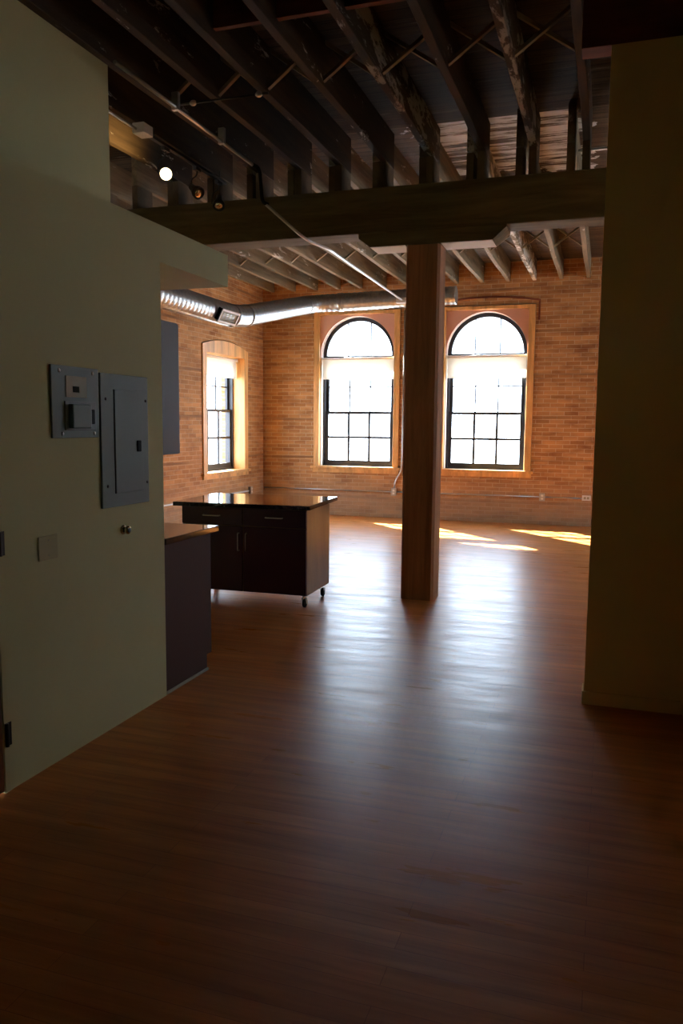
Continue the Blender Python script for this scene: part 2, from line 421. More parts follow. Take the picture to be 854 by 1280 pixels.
for c in RY:
    b.box(4.4, 4.82, c - 0.795, c + 0.795, 0, 1.25); b.box(4.4, 4.82, c - 0.795, c + 0.795, 3.405, DECK)
shell('wall_right', b, M['brick_y'])

# painted partition on the left: low wall with a door, set-back upper wall, bulkhead over the kitchen
b = MB()
b.box(XW - 0.11, XW, 2.625, 3.885, 0, 2.61)
b.box(XW - 0.11, XW, 1.70, 2.625, 2.07, 2.61)
b.box(XW - 0.11, XW, -2.5, 1.70, 0, 2.61)
b.box(-3.1, XW - 0.11, -2.5, 3.885, 2.50, 2.61)
b.box(-5.76, XW - 0.11, 3.80, 3.885, 0, 2.415)
shell('wall_partition', b, M['wall'])
shell('wall_upper', MB().box(-5.76, -3.1, -2.5, 4.57, 2.61, JB - 0.005), M['wall'])
shell('wall_bulkhead', MB().box(-5.76, XW, 3.885, 4.70, 2.415, 2.61), M['wall'])
b = MB()
b.box(-0.065, 0.47, 4.56, 4.70, 0, 3.51); b.box(0.47, 4.4, 4.56, 4.70, 0, DECK)
b.box(0.45, 0.60, -2.5, 4.56, 0, DECK)
shell('wall_hallway_right', b, M['tan'])
shell('wall_front', MB().box(-6.2, 4.7, -2.7, -2.5, 0, DECK), M['wall'])
shell('baseboard_right', MB().box(-0.075, 0.44, 4.548, 4.56, 0, 0.075, 0.003), M['tan'])
shell('baseboard_stub', MB().box(-0.077, -0.065, 4.56, 4.70, 0, 0.075, 0.003), M['tan'])

# ------------------------------------------------------------------ windows
def arc(cx, cz, r, n=32, a0=0.0, a1=PI): return [(cx + r*math.cos(a0 + (a1-a0)*i/n), cz + r*math.sin(a0 + (a1-a0)*i/n)) for i in range(n+1)]
def muntins(mb, u0, u1, v0, v1, nu, nv, w0, w1, t=0.011):
    for i in range(1, nu):
        u = u0 + (u1-u0)*i/nu; mb.box(u - t, u + t, w0, w1, v0, v1)
    for j in range(1, nv):
        v = v0 + (v1-v0)*j/nv
        for i in range(nu):
            a = u0 + (u1-u0)*i/nu + (t if i else 0); c = u0 + (u1-u0)*(i+1)/nu - (t if i < nu-1 else 0)
            mb.box(a, c, w0, w1, v - t, v + t)
def sashes(root, fn, hw, z0, zr, z1, w0):
    """double-hung pair: lower sash 3 x 2 panes, upper sash 3 x 2 panes"""
    for nm, a, c, w in (('lower_sash', z0, zr + 0.022, w0), ('upper_sash', zr - 0.022, z1, w0 + 0.045)):
        mb = MB(fn); s = 0.052; bot = 0.075 if nm == 'lower_sash' else 0.044; top = 0.044
        mb.box(-hw, -hw + s, w, w + 0.04, a, c); mb.box(hw - s, hw, w, w + 0.04, a, c)
        mb.box(-hw + s, hw - s, w, w + 0.04, a, a + bot); mb.box(-hw + s, hw - s, w, w + 0.04, c - top, c)
        muntins(mb, -hw + s, hw - s, a + bot, c - top, 3, 2, w + 0.006, w + 0.034, 0.019 if nm == 'lower_sash' else 0.010)
        o = mb.build(nm, M['black'], root, weld=False)
        MB(fn).box(-hw + s - 0.005, hw - s + 0.005, w + 0.018, w + 0.022, a + bot - 0.005, c - top + 0.005).build('glass', M['glass'], o)

def arched_window(n, xc):
    fn = lambda u, wv, v: (xc + u, YF + wv, v)
    root = struct(thing('window_%d' % n, 'x', 'window', (0, 0, 0))); del root['label']; del root['category']
    SP, R = 2.715, 0.64
    cs = MB(fn)
    cs.box(-0.755, -0.655, -0.02, 0.13, 0.845, 3.44, 0.004); cs.box(0.655, 0.755, -0.02, 0.13, 0.845, 3.44, 0.004)
    cs.box(-0.655, 0.655, -0.02, 0.13, 3.385, 3.44, 0.004)
    cs.build('casing', M['fir'], root, weld=False)
    sl = MB(fn); sl.box(-0.80, 0.80, -0.05, 0.16, 0.80, 0.845, 0.005); sl.box(-0.77, 0.77, -0.025, 0.0, 0.735, 0.80, 0.004)
    sl.build('sill', M['fir'], root, weld=False)
    # spandrel: plate with an arched hole
    a = arc(0, SP, R + 0.005, 32)
    outer = []
    for (u, v) in a:
        k = min((0.655/abs(u)) if abs(u) > 1e-6 else 9, ((3.385 - SP)/(v - SP)) if v - SP > 1e-6 else 9)
        outer.append((u*k, SP + (v - SP)*k))
    sd = MB(fn); sd.band(outer, a, 0.03, 0.09)
    sd.build('spandrel_panel', M['spandrel'], root, weld=False)
    rv = MB(fn); rv.band(arc(0, SP, R + 0.02), arc(0, SP, R), 0.09, 0.20)
    rv.box(-R - 0.02, -R, 0.05, 0.20, 0.845, SP); rv.box(R, R + 0.02, 0.05, 0.20, 0.845, SP)
    rv.build('jamb_lining', M['reveal'], root, weld=False)
    # black frame
    fr = MB(fn); fr.band(arc(0, SP, R), arc(0, SP, R - 0.065), 0.15, 0.25)
    fr.box(-R, -R + 0.035, 0.15, 0.29, 0.845, SP); fr.box(R - 0.035, R, 0.15, 0.29, 0.845, SP)
    fr.box(-R + 0.035, R - 0.035, 0.15, 0.29, SP - 0.06, SP + 0.0)
    fr.box(-R + 0.035, R - 0.035, 0.15, 0.29, 0.845, 0.865)
    fr.build('frame', M['black'], root, weld=False)
    ft = MB(fn); ri = R - 0.065
    for u in (-0.2, 0.2): ft.box(u - 0.009, u + 0.009, 0.18, 0.22, SP, SP + math.sqrt(ri*ri - u*u) + 0.004)
    ft.build('fanlight_bars', M['black'], root, weld=False)
    gp = MB(fn); gp.prism(arc(0, SP, ri + 0.005), 0.198, 0.202); gp.build('fanlight_glass', M['glass'], root)
    sashes(root, fn, R - 0.036, 0.866, 1.755, SP - 0.061, 0.175)
    # masonry reveal outside the frame, closing the corners of the opening behind the spandrel
    mk = MB(fn)
    a2 = arc(0, SP, R + 0.021, 32); o2 = []
    for (u, v) in a2:
        k = min((0.76/abs(u)) if abs(u) > 1e-6 else 9, ((3.449 - SP)/(v - SP)) if v - SP > 1e-6 else 9)
        o2.append((u*k, SP + (v - SP)*k))
    mk.band(o2, a2, 0.135, 0.415)
    mk.box(-0.76, -R - 0.021, 0.135, 0.415, SILL, SP); mk.box(R + 0.021, 0.76, 0.135, 0.415, SILL, SP)
    mk.build('brick_reveal', M['brick_x'], root, weld=False)
    return root
arched_window(1, WX[0]); arched_window(2, WX[1])

def side_window(n, fn):
    root = struct(thing('window_%d' % n, 'x', 'window')); del root['label']; del root['category']
    cs = MB(fn)
    cs.box(-0.785, -0.655, -0.02, 0.20, 0.80, 2.62, 0.004); cs.box(0.655, 0.785, -0.02, 0.20, 0.80, 2.62, 0.004)
    top = [(-0.785 + 1.57*i/16, 2.73 + 0.105*(1 - ((i-8)/8)**2)) for i in range(17)]
    cs.prism([(0.785, 2.62), (-0.785, 2.62)] + top, -0.02, 0.20)
    cs.build('casing', M['fir'], root, weld=False)
    sl = MB(fn); sl.box(-0.83, 0.83, -0.05, 0.22, 0.755, 0.80, 0.005); sl.box(-0.79, 0.79, -0.022, 0.05, 0.70, 0.755, 0.004)
    sl.build('sill', M['fir'], root, weld=False)
    fr = MB(fn)
    fr.box(-0.655, -0.62, 0.19, 0.33, 0.80, 2.62); fr.box(0.62, 0.655, 0.19, 0.33, 0.80, 2.62)
    fr.box(-0.62, 0.62, 0.19, 0.33, 2.56, 2.62); fr.box(-0.62, 0.62, 0.19, 0.33, 0.80, 0.83)
    fr.build('frame', M['black'], root, weld=False)
    sashes(root, fn, 0.619, 0.831, 1.76, 2.559, 0.215)
    mk = MB(fn); mk.box(-0.794, -0.656, 0.205, 0.415, 0.70, 2.70); mk.box(0.656, 0.794, 0.205, 0.415, 0.70, 2.70)
    mk.box(-0.656, 0.656, 0.205, 0.415, 2.621, 2.74); mk.box(-0.794, 0.794, 0.21, 0.415, 2.741, 2.85); mk.box(-0.656, 0.656, 0.225, 0.415, 0.70, 0.80)
    mk.build('brick_reveal', M['brick_y'], root, weld=False)
side_window(3, lambda u, wv, v: (XL - wv, 11.505 + u, v))
for i, c in enumerate(RY): side_window(4 + i, lambda u, wv, v, c=c: (4.4 + wv, c - u, v + 0.55))  # added pair, raised so the beam keeps their light off the front joists

def roller_shade(fn, hw, z0, z1, wv, label):
    t = thing('roller_shade', label, 'roller shade', (0, 0, 0), 0, 'white roller shades half raised in the windows')
    MB(fn).box(-hw, hw, wv + 0.0, wv + 0.003, z0 + 0.02, z1 - 0.03).build('fabric', M['shade'], t)
    mb = MB(fn); mb.tube([(-hw, wv - 0.015, z1 - 0.028), (hw, wv - 0.015, z1 - 0.028)], 0.022, 12); mb.build('roller', M['white_metal'], t)
    mb = MB(fn); mb.box(-hw, hw, wv - 0.004, wv + 0.008, z0, z0 + 0.02, 0.002); mb.build('hem_bar', M['shade'], t)
    mb = MB(fn)
    for s in (-1, 1):
        mb = MB(fn); mb.box(s*hw - 0.012*(s > 0), s*hw + 0.012*(s < 0), wv - 0.04, wv + 0.012, z1 - 0.055, z1 - 0.001)
        mb.build('bracket', M['white_metal'], t, weld=False)
    return t
roller_shade(lambda u, wv, v: (WX[0] + u, YF + wv, v), 0.632, 2.32, 2.69, 0.10, 'white roller shade in the arched window left of the wooden post')
roller_shade(lambda u, wv, v: (WX[1] + u, YF + wv, v), 0.632, 2.32, 2.69, 0.10, 'white roller shade in the arched window right of the wooden post')
roller_shade(lambda u, wv, v: (XL - wv, 11.505 + u, v), 0.64, 2.29, 2.615, 0.13, 'white roller shade in the square side window on the left brick wall')

# thin dark brick arch band above the right-hand window, seen as a curved edge
b = MB(); o_ = [(-2.72 + 1.65*i/24, 3.485 + 0.075*(1 - ((i-12)/12)**2)) for i in range(25)]
b.band([(x, z + 0.028) for x, z in o_], o_, YF - 0.015, YF - 0.001)
b.box(-1.098, -1.07, YF - 0.015, YF - 0.001, 3.20, 3.485)
tag(b.build('brick_arch_edge', M['red'], weld=False), 'thin dark curved brick arch edge above the right arched window', 'arch trim')

# ------------------------------------------------------------------ timber structure
b = MB(); b.box(-5.755, 4.39, 6.83, 7.12, 3.20, 3.58, 0.012)
tag(b.build('ceiling_beam', M['beam']), 'heavy dark timber beam crossing the room on top of the post', 'beam')
t = thing('post_bolster', 'short dark bolster block with chamfered ends between post and beam', 'bolster', (-1.495, 6.975, 3.085))
b = MB(); b.prism([(-0.635, 0.113), (-0.635, 0.075), (-0.535, 0.0), (0.525, 0.0), (0.635, 0.095), (0.635, 0.113)], -0.145, 0.135); b.build('block', M['beam'], t)
for x0, x1 in ((-0.53, -0.22), (0.09, 0.52)):  # pale sheets stand in for light falling on the underside
    MB().box(x0, x1, -0.14, 0.13, -0.006, -0.0005).build('painted_light_sheet', M['lit_underside'], t)
t = thing('wooden_post', 'square brown timber post standing on the floor in mid room', 'post', (-1.56, 6.985, 0))
c = 0.022; w2, d2 = 0.148, 0.135
oct_ = [(-w2 + c, -d2), (w2 - c, -d2), (w2, -d2 + c), (w2, d2 - c), (w2 - c, d2), (-w2 + c, d2), (-w2, d2 - c), (-w2, -d2 + c)]
b = MB(); b.prism(oct_, 0.0, 3.083, 'z'); b.build('shaft', M['column'], t)

def joist_mesh(name, y0, y1, m, parent):
    b = MB(); n = 9
    ys = [y0 + (y1-y0)*i/n for i in range(n+1)]
    v, f = [], []
    for i, y in enumerate(ys):
        d = 0.004*math.sin(i*1.7); e = 0.004*math.cos(i*2.3)
        v += [(d, y, JB + e + 0.004), (d + 0.004, y, JB + e), (0.054 + d, y, JB + e), (0.058 + d, y, JB + e + 0.004), (0.058, y, DECK - 0.001), (0.0, y, DECK - 0.001)]
    for i in range(n):
        for k in range(6): f.append((i*6+k, i*6+(k+1) % 6, (i+1)*6+(k+1) % 6, (i+1)*6+k))
    f += [tuple(range(5, -1, -1)), tuple(range(n*6, n*6+6))]
    b.poly(v, f); return b.build(name, m, parent)
ORD = ['first', 'second', 'third', 'fourth', 'fifth', 'sixth', 'seventh', 'eighth', 'ninth', 'tenth', 'eleventh', 'twelfth', 'thirteenth', 'fourteenth']
front = [-0.285, -0.70, -1.115, -1.545, -1.955, -2.355, -2.73, -3.11, -3.53, -3.96]
back = [-0.405, -0.805, -1.205, -1.607, -2.016, -2.416, -2.805, -3.205, -3.605, -4.022, -4.405, -4.805, -5.205, -5.605]
def joists(xs_, y0, y1, by0, by1, where, group, flaky, wood):
    protos = {}
    for i, x in enumerate(xs_):
        fk = i in flaky
        extra = ', streaked with flaking white paint' if fk else ''
        lab = ('rough timber ceiling joist %s, %s from the right%s' % (where, ORD[i], extra))
        if fk not in protos:
            t = thing('ceiling_joist', lab, 'joist', (x, 0, 0), 0, group)
            joist_mesh('joist_board', y0, y1, M[wood + '_flaky' if fk else wood], t)
            MB().box(0.0, 0.058, by0, by1, 3.581, JB - 0.004).build('bearing_block', M['block'], t)
            protos[fk] = t
        else:
            src = protos[fk]; t = src.copy(); C.objects.link(t); t.location = (x, 0, 0); t['label'] = lab
            for ch in src.children:
                d = ch.copy(); C.objects.link(d); d.parent = t
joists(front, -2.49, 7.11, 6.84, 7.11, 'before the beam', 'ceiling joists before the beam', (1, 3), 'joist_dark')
joists(back, 6.85, 12.945, 6.85, 7.115, 'beyond the beam', 'ceiling joists beyond the beam', (2,), 'joist')

def bridging(xs_, y, row, group, t_=0.016):
    for i in range(len(xs_) - 1):
        xr, xl = xs_[i], xs_[i+1] + 0.058
        t = thing('cross_bridging', 'crossed bridging struts %s, between %s and %s joists from right' % (row, ORD[i], ORD[i+1]), 'bridging', (xl, y, JB), 0, group)
        wd = xr - xl; h = 0.27
        for k in (0, 1):
            y0 = k*0.036; b = MB(); q = 0.028
            z0, z1 = (0.02, h) if k == 0 else (h, 0.02)
            b.prism([(0.0, z0 - q/2 + q/2), (wd, z1), (wd, z1 + q), (0.0, z0 + q)], y0, y0 + 0.033)
            b.build('strut', M['strut'], t)
bridging(front[:8], 5.25, 'before the beam', 'cross bridging before the beam')
bridging(back, 8.55, 'just beyond the beam', 'cross bridging just beyond the beam')
bridging(back, 10.75, 'near the window wall', 'cross bridging near the window wall')
for i in range(5):
    xr, xl = front[i] - 0.006, front[i+1] + 0.064
    tag(MB().box(xl, xr, 4.44, 4.48, JB + 0.045, DECK - 0.002, 0.002).build('joist_blocking', M['red']),
        'dark red blocking board before the beam, between %s and %s joists from right' % (ORD[i], ORD[i+1]), 'blocking', 'dark red blocking boards between joists')
b = MB(); b.box(-0.215, 0.44, 4.565, 4.70, 3.512, DECK - 0.002, 0.004)
tag(b.build('header_board', M['red']), 'dark red header board lying on top of the right partition wall', 'header board')
tag(MB().tube([(-0.346, 7.48, 3.93), (0.3, 7.48, 3.93)], 0.012, 10).build('conduit', M['conduit']), 'short thin metal conduit across the joist bay above the right partition', 'conduit')

# ------------------------------------------------------------------ duct and pipes
def bend(pts, r, n=8):
    """round the corners of a polyline"""
    out = [Vector(pts[0])]
    for i in range(1, len(pts)-1):
        p, a, c = Vector(pts[i]), Vector(pts[i-1]), Vector(pts[i+1])
        d0, d1 = (a-p).normalized(), (c-p).normalized()
        s, e = p + d0*min(r, (a-p).length*0.45), p + d1*min(r, (c-p).length*0.45)
        for k in range(n+1):
            t_ = k/n; out.append(s*(1-t_)**2 + p*2*t_*(1-t_) + e*t_**2)
    out.append(Vector(pts[-1])); return out
def resample(path, step):
    out = [path[0]]; carry = 0.0
    for a, c in zip(path[:-1], path[1:]):
        ln = (c-a).length; d = step - carry
        while d <= ln:
            out.append(a + (c-a)*(d/ln)); d += step
        carry = (carry + ln) % step
    out.append(path[-1]); return out
t = thing('air_duct', 'round galvanised spiral air duct hanging below the joists', 'duct', (-4.64, 9.0, 2.92))
off = Vector((4.64, -9.0, -2.92))
run = [(-4.62, 4.72, 2.92), (-4.62, 9.55, 2.92), (-4.62, 12.36, 3.49), (-2.28, 12.36, 3.53)]
path = resample(bend(run, 0.35), 0.03)
radii = [0.134 + (0.008 if i % 3 == 0 else 0) for i in range(len(path))]
b = MB(); b.tube([p + off for p in path], 0.135, 28, True, radii); b.build('duct_pipe', M['duct'], t)
for yy, zz, d in ((9.40, 2.92, (0, 1, 0.0)), (9.82, 2.975, (0, 1, 0.2)), (12.02, 3.42, (0, 1, 0.2))):
    b = MB(); b.lathe([(0.136, -0.03), (0.146, -0.028), (0.146, 0.028), (0.136, 0.03)], Vector((-4.62, yy, zz)) + off, d, 28); b.build('coupling_band', M['duct'], t)
b = MB(); b.lathe([(0.136, -0.04), (0.147, -0.038), (0.147, 0.038), (0.136, 0.04)], Vector((-4.14, 12.36, 3.499)) + off, (1, 0, 0.02), 28); b.build('coupling_band', M['duct'], t)
# supply register on the lower right flank of the duct
ang = math.radians(-28); ca, sa = math.cos(ang), math.sin(ang)
def reg(a, n_, h):   # a along the duct, n_ outward, h across
    return tuple(Vector((-4.62 + ca*(0.128 + n_) - sa*h, 9.06 + a, 2.92 + sa*(0.128 + n_) + ca*h)) + off)
b = MB(reg); b.box(-0.24, 0.24, 0, 0.03, -0.085, -0.06); b.box(-0.24, 0.24, 0, 0.03, 0.06, 0.085)
b.box(-0.24, -0.215, 0, 0.03, -0.06, 0.06); b.box(0.215, 0.24, 0, 0.03, -0.06, 0.06)
rf = b.build('register_frame', M['white_metal'], t, weld=False)
b = MB(reg); b.box(-0.215, 0.215, 0, 0.006, -0.06, 0.06)
for k in range(7): b.box(-0.215, 0.215, 0.008, 0.02, -0.054 + k*0.018 - 0.003, -0.054 + k*0.018 + 0.003)
b.build('register_louvres', M['beige'], rf, weld=False)
b = MB(reg); b.box(-0.30, -0.275, 0, 0.05, -0.06, 0.09, 0.004); b.build('damper_handle', M['latch'], t)

t = thing('conduit_pipe', 'long thin metal conduit running from the dark joists under the beam to the duct', 'conduit', (-2.9, 4.3, 3.7))
off = Vector((2.9, -4.3, -3.7))
b = MB(); b.tube([p + off for p in [Vector(q) for q in ((-2.90, 4.35, 3.7), (-2.91, 6.33, 3.7))]], 0.013, 10); b.build('upper_run', M['conduit'], t)
b = MB(); b.tube([p + off for p in bend([(-2.91, 6.33, 3.7), (-2.885, 6.42, 3.7), (-2.86, 6.42, 3.42), (-2.83, 6.47, 3.41)], 0.05, 5)], 0.016, 10); b.build('offset_bend', M['latch'], t)
b = MB(); b.tube([p + off for p in bend([(-2.84, 6.45, 3.405), (-2.60, 6.80, 3.165), (-2.52, 7.15, 3.165), (-3.05, 12.02, 3.44)], 0.15, 6)], 0.013, 12); b.build('lower_run', M['conduit'], t)
b = MB(); b.box(-3.14, -2.99, 12.0, 12.09, 3.395, 3.475, 0.006)
for o in [b.build('junction_box', M['white_metal'], t)]:
    for v in o.data.vertices: v.co += off
for y_ in (5.06, 5.75):
    b = MB(); b.box(-0.03, 0.02, y_ - 4.3, y_ - 4.3 + 0.03, -0.018, 0.1); b.build('strap', M['conduit'], t)

t = thing('hanger_wire', 'thin dark hanger wire with small bright clips between the joists', 'wire', (-2.9, 5.2, 3.78))
b = MB(); b.tube([(-0.08, 0, -0.01), (0.63, 0, -0.01)], 0.008, 8); b.build('wire', M['track'], t)
for x_ in (0.06, 0.56):
    b = MB(); b.lathe([(0.004, -0.03), (0.018, -0.012), (0.02, 0.0), (0.018, 0.012), (0.004, 0.03)], (x_, 0, -0.01), (1, 0, 0), 12); b.build('clip', M['screw'], t)

# ------------------------------------------------------------------ track lights
TX, TZ = -3.40, 3.72
t = thing('light_track', 'black ceiling light track with a metal conduit feed under the dark joists', 'light track', (TX, 5.4, TZ))
b = MB(); b.box(-0.018, 0.018, 0.10, 1.40, -0.012, 0.012, 0.003); b.build('rail', M['track'], t)
b = MB(); b.box(-0.05, 0.05, -0.02, 0.11, -0.03, 0.045, 0.006); b.build('feed_box', M['white_metal'], t)
b = MB(); b.tube([(-0.02, -0.95, 0.0), (-0.02, -0.02, 0.0)], 0.011, 10); b.build('feed_conduit', M['conduit'], t)
for yy in (0.2, 0.75, 1.3):
    b = MB(); b.tube([(0, yy, 0.01), (0, yy, JB - TZ)], 0.006, 8); b.build('hanger', M['track'], t)
heads = [(5.77, True, (0.50, -0.80, -0.36), 'lit black track light head glowing warm, nearest on the ceiling track'),
         (6.28, False, (0.75, -0.3, -0.6), 'unlit black track light head in the middle of the ceiling track'),
         (6.68, False, (0.2, -0.5, -0.84), 'unlit black track light head at the beam end of the ceiling track')]
for yy, on, d, lab in heads:
    h = thing('track_light', lab, 'track light', (TX, yy, TZ - 0.012), 0, 'heads on the ceiling light track')
    d = Vector(d).normalized()
    b = MB(); b.box(-0.016, 0.016, -0.045, 0.045, -0.03, -0.001, 0.003); b.build('adapter', M['track'], h)
    p = Vector((0, 0, -0.20))
    side = d.cross(Vector((0, 0, 1))).normalized()
    b = MB(); b.tube(bend([(0, 0, -0.02), (0, 0, -0.07), tuple(p + side*0.062 + Vector((0, 0, 0.09))), tuple(p + side*0.062)], 0.05, 5), 0.005, 8)
    b.build('yoke', M['track'], h)
    b = MB(); b.lathe([(0.012, -0.10), (0.028, -0.095), (0.032, -0.05), (0.052, -0.005), (0.055, 0.03), (0.048, 0.03), (0.046, 0.0), (0.026, -0.04), (0.005, -0.05)], p, d, 24)
    b.build('shade', M['track'], h)
    b = MB(); b.lathe([(0.004, -0.04), (0.022, -0.035), (0.043, -0.002), (0.0455, 0.02), (0.03, 0.036), (0.002, 0.042)], p, d, 20)
    b.build('bulb', M['bulb_on'] if on else M['bulb_off'], h)
    if on:
        # the reflector leaks most of its warm light backwards, onto the joists beside it
        ld = bpy.data.lights.new('track_lamp', 'SPOT'); ld.energy = 45.0; ld.color = (1.0, 0.66, 0.28); ld.shadow_soft_size = 0.03
        ld.spot_size = math.radians(118); ld.spot_blend = 1.0
        lo = bpy.data.objects.new('track_lamp', ld); C.objects.link(lo); lo.parent = h; lo.location = p + Vector((-0.13, 0.09, 0.06))
        lo.rotation_euler = Vector((-0.85, -0.10, 0.52)).to_track_quat('-Z', 'Y').to_euler()

# ------------------------------------------------------------------ conduits and boxes on the brick walls
b = MB(); b.tube([(XL + 0.02, YF - 0.018, 0.437), (-3.40, YF - 0.018, 0.437)], 0.011, 8)
tag(b.build('wall_conduit', M['conduit']), 'thin horizontal conduit low on the window wall, left of the post', 'conduit')
b = MB(); b.tube([(-3.32, YF - 0.018, 0.437), (-0.98, YF - 0.018, 0.44)], 0.011, 8)
tag(b.build('wall_conduit', M['conduit']), 'thin horizontal conduit low on the window wall, below the right arched window', 'conduit')
b = MB(); b.tube([(-0.90, YF - 0.018, 0.44), (-0.335, YF - 0.018, 0.44)], 0.011, 8)
tag(b.build('wall_conduit', M['conduit']), 'short thin conduit low on the window wall, between grey and white outlet boxes', 'conduit')
b = MB(); b.tube(bend([(-3.362, YF - 0.018, 0.50), (-3.345, YF - 0.018, 0.62), (-3.235, YF - 0.018, 0.80), (-3.225, YF - 0.018, 3.42)], 0.12, 6), 0.013, 8)
tag(b.build('wall_conduit', M['conduit']), 'vertical conduit beside the left arched window, dropping to an outlet box', 'conduit')
b = MB(); b.tube([(XL + 0.018, 5.0, 0.42), (XL + 0.018, 12.31, 0.42)], 0.013, 8)
tag(b.build('wall_conduit', M['white_metal']), 'pale horizontal conduit low on the left brick wall behind the kitchen island', 'conduit')
def outlet(fn, lab, m, w_=0.035, h_=0.057):
    t = thing('outlet_box', lab, 'outlet box', fn(0, 0, 0), 0, 'outlet boxes on the brick walls')
    o = Vector(fn(0, 0, 0)); g = lambda u, wv, v: tuple(Vector(fn(u, wv, v)) - o)
    MB(g).box(-w_ - 0.005, w_ + 0.005, -0.045, -0.001, -h_, h_, 0.004).build('box', m, t)
    pl = MB(g).box(-w_ - 0.01, w_ + 0.01, -0.051, -0.0455, -h_ - 0.006, h_ + 0.006, 0.002).build('cover_plate', m, t)
    rb = MB(g)
    if w_ < h_: rb.box(-0.018, 0.018, -0.055, -0.0515, 0.008, 0.040, 0.002); rb.box(-0.018, 0.018, -0.055, -0.0515, -0.040, -0.008, 0.002)
    else: rb.box(0.008, 0.040, -0.055, -0.0515, -0.018, 0.018, 0.002); rb.box(-0.040, -0.008, -0.055, -0.0515, -0.018, 0.018, 0.002)
    rb.build('receptacle', M['beige'] if m is M['white_metal'] else M['white_metal'], pl, weld=False)
outlet(lambda u, wv, v: (-3.362 + u, YF + wv, 0.437 + v), 'small grey outlet box on the window wall just left of the post', M['grey_box'])
outlet(lambda u, wv, v: (-0.94 + u, YF + wv, 0.44 + v), 'small grey outlet box on the window wall right of the right arched window', M['grey_box'])
outlet(lambda u, wv, v: (-0.27 + u, YF + wv, 0.45 + v), 'white outlet box on the window wall beside the right partition', M['white_metal'], 0.057, 0.035)
outlet(lambda u, wv, v: (XL - wv, 12.36 + u, 0.43 + v), 'small grey outlet box on the left brick wall near the corner', M['grey_box'])

# ------------------------------------------------------------------ kitchen island on casters
t = thing('kitchen_island', 'dark espresso kitchen island on casters with polished stone top', 'kitchen island', (-2.92, 6.42, 0), math.radians(1.2))
bw, b0, b1 = 0.575, -0.30, 0.32      # half width, front and rear of the body
bx('body', M['espresso'], t, -bw, bw, b0 + 0.02, b1, 0.115, 0.845, bev=0.003)
for s in (-1, 1):
    x0, x1 = (-bw, -0.003) if s < 0 else (0.003, bw)
    d = bx('drawer', M['espresso_front'], t, x0 + 0.002, x1 - 0.002, b0 - 0.001, b0 + 0.019, 0.688, 0.835, bev=0.002)
    xc = (x0 + x1)/2
    b = MB(); b.tube(bend([(xc - 0.075, b0 - 0.001, 0.768), (xc - 0.075, b0 - 0.028, 0.768), (xc + 0.075, b0 - 0.028, 0.768), (xc + 0.075, b0 - 0.001, 0.768)], 0.012, 4), 0.0055, 8)
    b.build('handle', M['steel'], d)
    d = bx('door', M['espresso_front'], t, x0 + 0.002, x1 - 0.002, b0 - 0.001, b0 + 0.019, 0.120, 0.682, bev=0.002)
    hx = s*0.036
    b = MB(); b.tube(bend([(hx, b0 - 0.001, 0.475), (hx, b0 - 0.028, 0.475), (hx, b0 - 0.028, 0.625), (hx, b0 - 0.001, 0.625)], 0.012, 4), 0.0055, 8)
    b.build('handle', M['steel'], d)
# top plate: corners where the photograph shows them, slightly askew on the body
Ri = Matrix.Rotation(-math.radians(1.2), 4, 'Z')
def loc(x, y): v = Ri @ Vector((x + 2.92, y - 6.42, 0)); return (v.x, v.y)
corners = [loc(-3.525, 6.016), loc(-2.30, 6.105), loc(-2.37, 7.03), loc(-3.595, 6.94)]
b = MB(); b.prism(corners, 0.846, 0.881, 'z')
bmesh.ops.bevel(b.bm, geom=list(b.bm.edges), offset=0.003, segments=2, affect='EDGES')
b.build('stone_top', M['stone'], t)
for sx, sy in ((-1, -1), (1, -1), (-1, 1), (1, 1)):
    px, py = sx*(bw - 0.045), (b0 + 0.075 if sy < 0 else b1 - 0.065)
    k = MB(); k.lathe([(0.036, 0.113), (0.036, 0.108), (0.012, 0.106), (0.012, 0.092)], (px, py, 0), (0, 0, 1), 16)
    k.prism([(py - 0.018, 0.092), (py + 0.018, 0.092), (py + 0.03, 0.034), (py + 0.012, 0.034)], px - 0.019, px - 0.016, 'x')
    k.prism([(py - 0.018, 0.092), (py + 0.018, 0.092), (py + 0.03, 0.034), (py + 0.012, 0.034)], px + 0.016, px + 0.019, 'x')
    cst = k.build('caster', M['steel'], t, weld=False)
    wv = MB(); wv.lathe([(0.012, -0.013), (0.034, -0.012), (0.038, -0.006), (0.038, 0.006), (0.034, 0.012), (0.012, 0.013)], (px, py + 0.02, 0.038), (1, 0, 0), 20)
    wv.build('wheel', M['rubber'], cst)

# ------------------------------------------------------------------ kitchen run behind the partition
t = thing('base_cabinet', 'dark plum kitchen base cabinet below the counter behind the cream partition', 'base cabinet', (-2.95, 4.16, 0))
b = MB(); side = [(-0.27, 0.0), (0.235, 0.0), (0.235, 0.10), (0.295, 0.10), (0.295, 0.868), (-0.27, 0.868)]
b.prism(side, 0.585, 0.605, 'x'); b.build('end_panel', M['plum'], t)
b = MB(); b.prism(side, -0.60, 0.584, 'x'); b.build('body', M['espresso'], t)
for s in (-1, 1):
    x0, x1 = (-0.596, -0.01) if s < 0 else (-0.006, 0.58)
    d = bx('door', M['espresso_front'], t, x0, x1, 0.296, 0.315, 0.11, 0.86, bev=0.002)
    b = MB(); b.tube(bend([(-0.008 + s*0.04, 0.315, 0.60), (-0.008 + s*0.04, 0.342, 0.60), (-0.008 + s*0.04, 0.342, 0.76), (-0.008 + s*0.04, 0.315, 0.76)], 0.012, 4), 0.005, 8)
    b.build('handle', M['steel'], d)
b = MB(); b.box(0.606, 0.618, -0.268, 0.235, 0, 0.018, 0.004); b.build('shoe_moulding', M['beige'], t)
